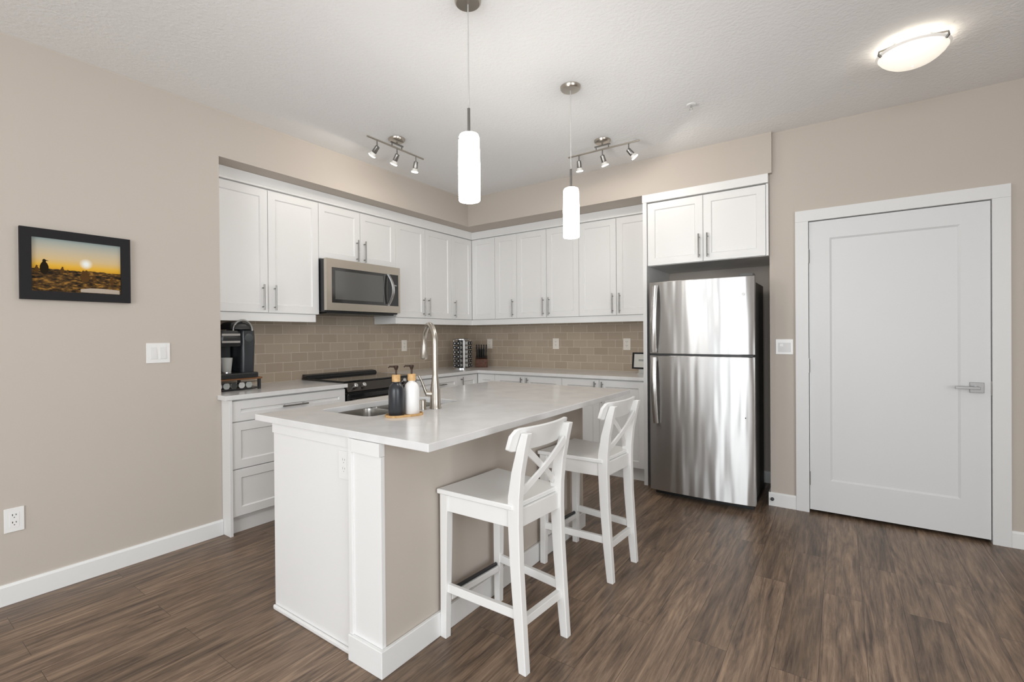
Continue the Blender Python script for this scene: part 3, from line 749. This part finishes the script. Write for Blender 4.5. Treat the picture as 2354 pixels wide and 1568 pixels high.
# ------------------------------------------------------------------ lamps
def point(name, loc, power, rad, col, parent=None):
    l = bpy.data.lights.new(name, 'POINT'); l.energy = power; l.shadow_soft_size = rad; l.color = col
    o = bpy.data.objects.new(name, l); C.objects.link(o); o.location = loc
    if parent: o.parent = parent
    return o
def pendant(x, y, zb, label):
    t = thing('pendant_lamp', label, 'pendant lamp', (x, y, H), 'frosted cylinder pendant lamps over the island')
    z = zb - H
    MB().lathe([(.003, -.024), (.052, -.022), (.058, -.016), (.060, -.0005)], 32).build('canopy', NICKEL, t, smooth=True)
    MB().tube([(0, 0, -.022), (0, 0, z + .405)], .0028, 8).build('cord', mat('clear_cord', (.55, .54, .52), .4), t, smooth=True)
    MB().tube([(0, 0, z + .41), (0, 0, z + .296)], .0065, 12).build('stem', DNICKEL, t, smooth=True)
    MB().lathe([(.006, .298 + z), (.030, .297 + z), (.041, .292 + z), (.0455, .280 + z), (.0485, .16 + z), (.0475, .004 + z), (.045, z), (.030, z), (.030, .01 + z)], 36).build('shade', PENDM, t, smooth=True)
    sq = MB().lathe([(.0035, 0), (.0035, .005)], 10, (-.0255 * 1.0, -.0395, .272 + z), 'y'); sq.build('set_screw', CHROME, t)
    return t
p1 = pendant(1.943, -2.448, 1.884, 'frosted cylinder pendant lamp hanging over the faucet end of the island')
p2 = pendant(1.965, -1.488, 1.872, 'frosted cylinder pendant lamp hanging over the far end of the island')

def track(loc, rz, heads, label, power):
    """local: bar along x; heads: (x, tilt direction vector)."""
    t = thing('track_light', label, 'ceiling light', loc, 'three-head nickel track lights', rz)
    MB().lathe([(.004, -.022), (.052, -.020), (.060, -.012), (.0615, -.0005)], 32).build('canopy', NICKEL, t, smooth=True)
    cl = MB(); cl.box(-.062, .062, -.006, .006, -.045, -.036)
    for x in (-.05, .05): cl.tube([(x, 0, -.066), (x, 0, -.044)], .004, 8)
    cl.tube([(0, 0, -.02), (0, 0, -.038)], .006, 8); cl.build('bracket', DNICKEL, t)
    MB().tube([(-.285, 0, -.070), (.285, 0, -.070)], .0065, 12).build('bar', NICKEL, t, smooth=True)
    for x, dvec in heads:
        a = Vector((x, 0, -.070)); dvec = Vector(dvec).normalized()
        e = a + Vector((0, 0, -.055))
        hd = MB(); hd.tube([a, e], .0045, 8)
        s0 = e - dvec * .012
        hd.tube([s0, s0 + dvec * .004, s0 + dvec * .05, s0 + dvec * .054], [.010, .0165, .019, .0175], 18)
        h = hd.build('head', DNICKEL, t, smooth=True)
        b = MB(); q = s0 + dvec * .0535
        b.tube([q, q + dvec * .014, q + dvec * .024], [.017, .0235, .0265], 20); b.build('bulb', FROST, h, smooth=True)
        b = MB(); q = s0 + dvec * .0778
        b.tube([q, q + dvec * .005, q + dvec * .008], [.0268, .0262, .020], 20); b.build('lens', BULBM, h, smooth=True)
        l = bpy.data.lights.new('track_bulb', 'SPOT'); l.energy = power; l.spot_size = math.radians(172); l.spot_blend = .25; l.shadow_soft_size = .025; l.color = (1, .93, .84)
        lo = bpy.data.objects.new('track_bulb', l); C.objects.link(lo); lo.parent = h; lo.location = q + dvec * .012; lo.rotation_euler = dvec.to_track_quat('-Z', 'Y').to_euler()
    return t
# first track runs along y over the range side; its local x axis is world +y
track((.575, -1.585, H), PI / 2, [(-.195, (-.1, .75, -.75)), (.0, (0, .55, -.85)), (.2, (.05, .25, -.95))], 'nickel three-head track light on the ceiling in front of the microwave run', 3.8)
track((1.800, -.613, H), 0, [(-.195, (-.05, .3, -.95)), (.0, (.15, .4, -.9)), (.205, (.55, .4, -.75))], 'nickel three-head track light on the ceiling towards the refrigerator', 4.2)

fm = thing('flush_mount_light', 'frosted glass dome ceiling light with three nickel clips near the door', 'ceiling light', (3.566, -.825, H)); fm.scale = (.94, .94, 1)
MB().lathe([(.085, -.0005), (.085, -.012), (.080, -.014)], 32).build('mounting_plate', TRIM, fm, smooth=True)
MB().lathe([(.1485, -.0555), (.137, -.072), (.119, -.088), (.096, -.103), (.066, -.115), (.035, -.122), (.004, -.124)], 48, caps=False).build('glass_dome', DOMEM, fm, smooth=True)
MB().lathe([(.154, -.043), (.158, -.045), (.157, -.048), (.149, -.0553), (.145, -.0553), (.150, -.048)], 48, caps=False).build('glass_rim', emis('clear_frosted_rim', (1.0, .92, .82), .18, (.8, .78, .75)), fm, smooth=True)
for a in (math.radians(205), math.radians(85), math.radians(325)):
    k = MB(); ca, sa = math.cos(a), math.sin(a)
    k.tube([(ca * .084, sa * .084, -.008), (ca * .160, sa * .160, -.034), (ca * .163, sa * .163, -.050), (ca * .150, sa * .150, -.060)], .0055, 8)
    k.build('clip', DNICKEL, fm, smooth=True)
point('flush_mount_bulb', (0, 0, -.040), .62, .04, (1, .90, .76), fm)
sp = thing('sprinkler_head', 'tiny fire sprinkler head on the ceiling between track light and dome light', 'sprinkler', (2.489, -.807, H))
MB().lathe([(.030, -.0005), (.026, -.006), (.012, -.008)], 24).build('escutcheon', TRIM, sp, smooth=True)
k = MB(); k.lathe([(.006, -.007), (.006, -.025)], 10); k.lathe([(.013, -.040), (.013, -.042)], 16)
for s_ in (-1, 1): k.tube([(s_ * .005, 0, -.022), (s_ * .010, 0, -.032), (s_ * .002, 0, -.041)], .0018, 6)
k.build('deflector', CHROME, sp, smooth=True)

# ------------------------------------------------------------------ plates
def plate(T0, u, z, wdt, hgt, kind, label, cat, group, m=PLATE, base=None, th=.006):
    name = {'outlet': 'outlet_plate', 'decora': 'outlet_plate', 'switch2': 'light_switch', 'control': 'light_switch'}[kind]
    o3 = T0((u, 0, z)); t = thing(name, label, cat, o3, group)
    T = lambda p: tuple(a - b for a, b in zip(T0((u + p[0], p[1], z + p[2])), o3))
    MB(T).box(-wdt / 2, wdt / 2, .0005, th, -hgt / 2, hgt / 2).build('cover', m, t, bevel=.0018)
    if kind == 'switch2':
        for s_ in (-1, 1):
            r = MB(T); cx = s_ * wdt * .20; a, b = wdt * .125, hgt * .29
            r.add([(cx - a, th, -b), (cx + a, th, -b), (cx + a, th, b), (cx - a, th, b), (cx - a, th + .0055, -b), (cx + a, th + .0055, -b), (cx + a, th + .0008, b), (cx - a, th + .0008, b)],
                  [(0, 1, 2, 3), (4, 5, 6, 7), (0, 1, 5, 4), (1, 2, 6, 5), (2, 3, 7, 6), (3, 0, 4, 7)]); r.build('rocker', mat('switch_rocker', (.74, .735, .725), .3), t)
    elif kind == 'control':
        MB(T).box(-wdt * .34, wdt * .36, th, th + .004, -hgt * .34, hgt * .26).build('rocker', mat('pale_grey_switch', (.66, .65, .64), .35), t, bevel=.001)
        MB(T).box(-wdt * .26, -wdt * .06, th + .004, th + .007, hgt * .02, hgt * .2).build('dimmer_button', PLATE, t, bevel=.0008)
    else:
        n, b = nodes(m)[0], None
        MB(T).box(-wdt * .25, wdt * .25, th, th + .0012, -hgt * .30, hgt * .30).build('receptacle', m, t, bevel=.0006)
        sl_ = MB(T)
        for s_ in (-1, 1):
            zc = s_ * hgt * .155
            sl_.box(-wdt * .11, -wdt * .065, th + .0012, th + .0016, zc + .002, zc + .011).box(wdt * .065, wdt * .11, th + .0012, th + .0016, zc + .003, zc + .010)
            sl_.lathe([(.0024, 0), (.0024, .0004)], 10, (0, th + .0012, zc - .006), 'y')
        sl_.build('slots', SLOT, t)
    return t
FL, FD = frame_left(0), frame_back(YD)
plate(FL, -2.980, 1.200, .124, .118, 'switch2', 'white double rocker light switch on the picture wall', 'switch', 'light switches')
plate(FL, -3.608, .405, .073, .117, 'outlet', 'white duplex outlet low on the picture wall above the baseboard', 'outlet', 'outlet plates', th=.006)
plate(FD, 2.930, 1.187, .110, .112, 'control', 'white switch control between refrigerator and door casing', 'switch', 'light switches')
BL, BB = frame_left(XL + .008), frame_back(YB - .008)
plate(BL, -.469, 1.186, .076, .118, 'decora', 'ivory outlet on the tiled wall behind the faucet', 'outlet', 'outlet plates', IVORY)
plate(BB, -.183, 1.186, .076, .118, 'decora', 'ivory outlet on the tiles beside the knife block', 'outlet', 'outlet plates', IVORY)
plate(BB, .722, 1.190, .076, .118, 'decora', 'ivory outlet at the middle of the tiled back wall', 'outlet', 'outlet plates', IVORY)
plate(BB, 1.526, 1.188, .076, .118, 'decora', 'ivory outlet on the tiles above the small photo frame', 'outlet', 'outlet plates', IVORY)
SLOT = mat('pale_slot', (.45, .44, .43), .6)
plate(frame_back(-2.888), 1.630, .762, .072, .116, 'decora', 'white outlet on the white end panel of the island', 'outlet', 'outlet plates')
k = MB(); k.lathe([(.012, 0), (.012, .012), (.009, .022), (.004, .023)], 16); ds = k.build('door_stop', BLACKM, smooth=True)
ds.rotation_euler = (PI / 2, 0, 0); ds.location = (2.850, YD - .0145, .052); tag(ds, 'small dark round door stop on the baseboard beside the refrigerator', 'door stop')

# ------------------------------------------------------------------ framed sunset photograph on the left wall
PY0, PY1, PZ0, PZ1 = -3.580, -3.121, 1.488, 1.847
pf = thing('picture_frame', 'black framed sunset photograph of penguins hanging on the beige wall', 'picture', (.0, (PY0 + PY1) / 2, PZ0))
T = lambda p: (p[0], p[1] - (PY0 + PY1) / 2, p[2] - PZ0)
FRB = mat('black_frame', (.022, .021, .022), .75, spec=.15)
w_ = .044; fm_ = MB(T)
fm_.box(.002, .024, PY0, PY1, PZ0, PZ0 + w_).box(.002, .024, PY0, PY1, PZ1 - w_, PZ1).box(.002, .024, PY0, PY0 + w_, PZ0 + w_, PZ1 - w_).box(.002, .024, PY1 - w_, PY1, PZ0 + w_, PZ1 - w_)
fm_.build('frame', FRB, pf)
def sunset_mat():
    m = mat('printed_sunset', (.5, .4, .3), .6, spec=.15)
    n, l, b = nodes(m)
    g = n.new('ShaderNodeNewGeometry'); s = n.new('ShaderNodeSeparateXYZ'); l.new(g.outputs['Position'], s.inputs[0])
    def rng(sock, a, b_):
        r = n.new('ShaderNodeMapRange'); r.inputs['From Min'].default_value = a; r.inputs['From Max'].default_value = b_; l.new(sock, r.inputs['Value']); return r.outputs[0]
    v = rng(s.outputs['Z'], PZ0 + w_, PZ1 - w_)
    sky = n.new('ShaderNodeValToRGB'); e = sky.color_ramp.elements
    e[0].position = .40; e[0].color = (.62, .30, .01, 1); e[1].position = 1; e[1].color = (.30, .36, .35, 1)
    x = e.new(.50); x.color = (.72, .42, .05, 1); x = e.new(.62); x.color = (.62, .46, .24, 1); x = e.new(.8); x.color = (.50, .44, .33, 1)
    l.new(v, sky.inputs[0])
    mp = n.new('ShaderNodeMapping'); mp.inputs['Scale'].default_value = (1, 1, 3.2); l.new(g.outputs['Position'], mp.inputs[0])
    t = n.new('ShaderNodeTexNoise'); t.inputs['Scale'].default_value = 38; t.inputs['Detail'].default_value = 5; l.new(mp.outputs[0], t.inputs['Vector'])
    gr = n.new('ShaderNodeValToRGB'); e = gr.color_ramp.elements
    e[0].position = .38; e[0].color = (.012, .008, .003, 1); e[1].position = .68; e[1].color = (.34, .17, .03, 1); x = e.new(.52); x.color = (.09, .045, .012, 1)
    l.new(t.outputs['Fac'], gr.inputs[0])
    # uneven horizon
    t2 = n.new('ShaderNodeTexNoise'); t2.inputs['Scale'].default_value = 16; t2.inputs['Detail'].default_value = 3; l.new(g.outputs['Position'], t2.inputs['Vector'])
    ad = n.new('ShaderNodeMath'); ad.operation = 'MULTIPLY_ADD'; ad.inputs[1].default_value = .10; ad.inputs[2].default_value = .375; l.new(t2.outputs['Fac'], ad.inputs[0])
    gt = n.new('ShaderNodeMath'); gt.operation = 'GREATER_THAN'; l.new(v, gt.inputs[0]); l.new(ad.outputs[0], gt.inputs[1])
    mx = n.new('ShaderNodeMix'); mx.data_type = 'RGBA'; l.new(gt.outputs[0], mx.inputs[0]); l.new(gr.outputs[0], mx.inputs[6]); l.new(sky.outputs[0], mx.inputs[7])
    # sun with its printed glow
    vd = n.new('ShaderNodeVectorMath'); vd.operation = 'DISTANCE'; vd.inputs[1].default_value = (.0, -3.318, 1.687); 
    cb = n.new('ShaderNodeCombineXYZ'); l.new(s.outputs['Y'], cb.inputs['Y']); l.new(s.outputs['Z'], cb.inputs['Z']); l.new(cb.outputs[0], vd.inputs[0])
    sr = n.new('ShaderNodeMapRange'); sr.inputs['From Min'].default_value = .008; sr.inputs['From Max'].default_value = .030; sr.inputs['To Min'].default_value = 1; sr.inputs['To Max'].default_value = 0; l.new(vd.outputs['Value'], sr.inputs['Value'])
    mul = n.new('ShaderNodeMath'); mul.operation = 'MULTIPLY'; l.new(sr.outputs[0], mul.inputs[0]); l.new(gt.outputs[0], mul.inputs[1])
    m3 = n.new('ShaderNodeMix'); m3.data_type = 'RGBA'; l.new(mul.outputs[0], m3.inputs[0]); l.new(mx.outputs[2], m3.inputs[6]); m3.inputs[7].default_value = (.82, .84, .80, 1)
    l.new(m3.outputs[2], b.inputs['Base Color'])
    return m
ph = MB(T).box(.003, .012, PY0 + w_, PY1 - w_, PZ0 + w_, PZ1 - w_).build('photograph', sunset_mat(), pf)
SIL = mat('printed_silhouette', (.02, .014, .008), .8, spec=.05); SIL2 = mat('printed_silhouette_brown', (.09, .045, .015), .8, spec=.05); STRIP = mat('printed_pale_rock', (.42, .35, .28), .4)
BN = [0]
def bird(u, z, h, m, lean=0):
    BN[0] += 1; xo = .0001 * BN[0]
    prof = [(0, .06), (.06, .12), (.12, .16), (.30, .22), (.52, .22), (.70, .16), (.82, .08), (.88, .09), (.95, .08), (1, .02)]
    R_ = [(u + w * h + lean * a * h, z + a * h) for a, w in prof]; L_ = [(u - w * h + lean * a * h, z + a * h) for a, w in prof][::-1]
    k = MB(T); pts_ = R_ + L_
    k.add([(.0121, y, zz) for y, zz in pts_] + [(.0124 + xo, y, zz) for y, zz in pts_],
          [tuple(range(len(pts_))), tuple(range(len(pts_), 2 * len(pts_)))] + [(i, (i + 1) % len(pts_), len(pts_) + (i + 1) % len(pts_), len(pts_) + i) for i in range(len(pts_))])
    k.add([(.0124 + xo, u + .06 * h, z + .95 * h), (.0124 + xo, u + .24 * h, z + .91 * h), (.0124 + xo, u + .06 * h, z + .87 * h)], [(0, 1, 2)])
    k.build('printed_penguin', m, ph)
bird(-3.487, 1.618, .077, SIL); bird(-3.516, 1.626, .036, SIL2); bird(-3.419, 1.625, .038, SIL2, .1); bird(-3.395, 1.627, .022, SIL2)
bird(-3.330, 1.592, .060, SIL2); bird(-3.317, 1.592, .062, SIL2); bird(-3.285, 1.600, .032, SIL2); bird(-3.205, 1.585, .040, SIL2)
k = MB(T); sh = [(-3.342, 1.536), (-3.170, 1.534), (-3.170, 1.556), (-3.24, 1.560), (-3.30, 1.559), (-3.342, 1.552)]
k.add([(.0122, y, z) for y, z in sh] + [(.0126, y, z) for y, z in sh], [tuple(range(6)), tuple(range(6, 12))] + [(i, (i + 1) % 6, 6 + (i + 1) % 6, 6 + i) for i in range(6)]); k.build('printed_rock', STRIP, ph)

# ------------------------------------------------------------------ small things on the worktops
# pod stand with pods, coffee maker on it
SXF, SYR = -.150, -2.275
ps = thing('pod_stand', 'dark wooden coffee pod stand under the coffee maker', 'stand', (-.3, -2.42, .9143))
T = lambda p: (p[0] + .3, p[1] + 2.42, p[2])
MB(T).box(-.46, SXF + .012, -2.60, SYR + .012, .074, .086).build('top_shelf', WOODR, ps, bevel=.002)
for x in (-.455, SXF - .012):
    for y in (-2.595, SYR - .014): MB(T).box(x, x + .016, y, y + .018, 0, .0738).build('leg', BLACKM, ps)
wr = MB(T)
for z in (.012, .058): wr.tube([(SXF + .002, -2.58, z), (SXF + .002, SYR - .014, z)], .0022, 6)
wr.tube([(-.44, SYR - .005, .012), (SXF - .01, SYR - .005, .012)], .0022, 6)
MB(T).box(-.44, SXF - .013, -2.578, SYR - .015, .004, .008).build('tray', BLACKM, ps)
wr.build('wire_rail', BLACKM, ps)
pod0 = None
PODC = [mat('pod_foil_white', (.72, .72, .70), .35), mat('pod_foil_dark', (.06, .065, .06), .35), mat('pod_foil_silver', (.5, .52, .5), .3)]
for i in range(5):
    y = -2.553 + i * .053
    t = thing('coffee_pod', 'coffee pod lying in the wire tray of the pod stand', 'coffee pod', (SXF - .03, y, .9143 + .0083 + .0245), 'coffee pods in the pod stand')
    pm = PODC[(i * 2) % 3]
    MB().lathe([(.0175, -.044), (.0205, -.004), (.0235, -.003), (.0235, -.0005)], 20, (0, 0, 0), 'x').build('cup', PODC[(i + 1) % 3], t, smooth=True)
    MB().lathe([(.0225, 0), (.0225, .0012)], 20, (0, 0, 0), 'x').build('foil_lid', pm, t)
cm = thing('coffee_maker', 'black single-serve coffee maker standing on the pod stand', 'coffee maker', (-.3, -2.43, 1.0009))
T = lambda p: (p[0] + .3, p[1] + 2.43, p[2])
MB(T).box(-.42, -.125, -2.575, -2.298, 0, .038).build('base', BLACKP, cm, bevel=.008)
bd = MB(T); bd.loft([[(x, y, z) for x, y in rrect(-.42 + i_, -.160 - j_, -2.402, -2.297 - k_, .025)] for z, i_, j_, k_ in ((.0385, 0, .005, .006), (.15, 0, 0, .004), (.255, .0, 0, 0), (.335, .01, .005, 0), (.345, .02, .015, .01))])
bd.build('water_tank', mat('smoky_tank', (.03, .034, .038), .2), cm, smooth=True)
MB(T).box(-.42, -.30, -2.560, -2.405, .0385, .30).build('rear_column', BLACKP, cm, bevel=.01)
MB(T).lathe([(.030, 0), (.030, .003), (.024, .0045)], 24, (-.1605, -2.350, .285), 'x').build('dial', mat('dark_dial', (.06, .066, .07), .3), cm, smooth=True)
hd = MB(T); hd.loft([[(x, y, z) for x, y in rrect(-.40 + a, -.135 - a, -2.572 + a, -2.404 - a * .2, .04)] for z, a in ((.225, .008), (.24, 0), (.31, 0), (.335, .012))]); hd.build('brew_head', BLACKP, cm, smooth=True)
for z in (.250, .300): MB(T).box(-.1355, -.1325, -2.55, -2.425, z, z + .014).build('chrome_band', CHROME, cm)
dm = MB(T); dm.loft([[(x, y, z) for x, y in rrect(-.38 + a, -.140 - a, -2.475 + a, -2.325 - a, .045)] for z, a in ((.3455, .0), (.372, .004), (.392, .020), (.402, .045))]); dm.build('lid', BLACKP, cm, smooth=True)
arch = [( -.16 , -2.392 - .068 * math.cos(PI * i / 14), .335 + .074 * math.sin(PI * i / 14)) for i in range(15)]
MB(T).tube(arch, .007, 10).build('lid_handle', mat('grey_handle', (.32, .32, .31), .3, .6), cm, smooth=True)
MB(T).lathe([(.036, .0385), (.036, .046)], 24, (-.20, -2.49, 0)).build('drip_tray', CHROME, cm)
MB(T).lathe([(.030, .0465), (.038, .12), (.040, .145), (.037, .145), (.027, .05)], 24, (-.20, -2.49, 0)).build('glass_cup', GLASSY, cm, smooth=True)

# revolving spice rack
SR = Vector((-.205, .125, .9143))
sr = thing('spice_rack', 'revolving steel spice rack tower with rows of black-lidded jars', 'spice rack', SR)
MB().lathe([(.100, 0), (.100, .010), (.090, .014)], 36).build('base', CHROME, sr, smooth=True)
MB().lathe([(.045, .014), (.045, .325)], 8).build('core', BLACKP, sr)
MB().lathe([(.096, .322), (.102, .326), (.102, .334), (.080, .340)], 36).build('top_plate', CHROME, sr, smooth=True)
for i in range(4):
    a = PI / 4 + .15 + i * PI / 2
    k = MB(lambda p, a=a: (p[0] * math.cos(a) - p[1] * math.sin(a), p[0] * math.sin(a) + p[1] * math.cos(a), p[2])); k.box(.092, .099, -.012, .012, .0145, .3215); k.build('rail', CHROME, sr)
jm = MB().lathe([(.019, .0), (.021, .004), (.021, .042), (.016, .046)], 16, ax='x').build('spice_jar', GLASSY, smooth=True)
jl = MB().lathe([(.0205, .0465), (.0205, .058), (.0175, .0585)], 16, ax='x').build('lid', BLACKP, jm, smooth=True)
jk = MB().lathe([(.008, .0588), (.008, .0596)], 12, ax='x').build('label_dot', CHROME, jm)
first = True
for i in range(4):
    for r_ in range(6):
        for s_ in (-1, 1):
            a = .15 + i * PI / 2
            loc = Vector((.0425, s_ * .0235, .041 + r_ * .0495))
            ca, sa = math.cos(a), math.sin(a)
            wl = Vector((loc.x * ca - loc.y * sa, loc.x * sa + loc.y * ca, loc.z)) + SR
            # only the two faces turned to the room can be seen
            if i in (1, 2) : continue
            if first: o = jm; first = False
            else:
                o = jm.copy(); C.objects.link(o)
                for ch in (jl, jk):
                    c2 = ch.copy(); C.objects.link(c2); c2.parent = o
            o.location = wl + Vector((ca, sa, 0)) * .013; o.rotation_euler = (0, 0, a)
            tag(o, 'small spice jar lying in the revolving spice rack', 'spice jar', 'spice jars in the rack')

# knife block
KB = Vector((-.165, .445, .9143)); ka = .62
kb = thing('knife_block', 'reddish-brown wooden knife block full of black-handled knives', 'knife block', KB, None, ka)
k = MB(); k.add([(-.07, -.055, 0), (.07, -.055, 0), (.07, .065, 0), (-.07, .065, 0), (-.07, -.065, .095), (.07, -.065, .095), (.07, .055, .135), (-.07, .055, .135)],
                [(0, 3, 2, 1), (4, 5, 6, 7), (0, 1, 5, 4), (1, 2, 6, 5), (2, 3, 7, 6), (3, 0, 4, 7)]); k.build('block', WOODD, kb, bevel=.004)
for row, (yy, zz, L) in enumerate(((-.045, .103, .115), (-.008, .116, .130), (.03, .130, .140))):
    for i in range(5 if row else 6):
        x = -.052 + i * (.026 if row else .0208); dirv = Vector((.02 * (i - 2), -.22, .97)).normalized()
        p = Vector((x, yy, zz)); e = p + dirv * L
        kn = MB(); kn.tube([p, p + dirv * L * .15, p + dirv * L * .55, e - dirv * .012, e], [.005, .0078, .0070, .0088, .006], 10)
        o = kn.build('knife', BLACKP, smooth=True); o.location = KB; o.rotation_euler = (0, 0, ka)
        tag(o, 'black knife handle sticking out of the wooden knife block', 'knife', 'knives in the knife block')

# small photo frame by the refrigerator panel
sf = thing('photo_frame', 'small black photo frame leaning by the tall refrigerator panel on the worktop', 'picture', (1.775, .39, .9143), None, 0)
Ts = lambda p: (p[0], p[1] - .10 * (p[2] - 0) * 0 + p[2] * .16, p[2])
k = MB(Ts); k.box(-.115, .115, 0, .016, .045, .060).box(-.115, .115, 0, .016, .186, .200).box(-.115, -.098, 0, .016, .060, .186).box(.098, .115, 0, .016, .060, .186); k.build('frame', FRB, sf)
MB(Ts).box(-.098, .098, .004, .012, .060, .186).build('print', mat('pale_print', (.58, .57, .53), .4), sf)
k = MB(Ts); k.box(-.055, .055, .0025, .0038, .118, .136); k.build('print_motif', mat('grey_motif', (.30, .30, .28), .5), sf)
k = MB(); k.box(-.06, .06, -.005, .055, 0, .008); k.add([(-.05, .006, .008), (.05, .006, .008), (.05, .0135, .0448), (-.05, .0135, .0448), (-.05, .018, .008), (.05, .018, .008), (.05, .0215, .0448), (-.05, .0215, .0448)],
    [(0, 1, 2, 3), (4, 5, 6, 7), (0, 1, 5, 4), (1, 2, 6, 5), (2, 3, 7, 6), (3, 0, 4, 7)]); k.build('stand', GLASSY, sf)
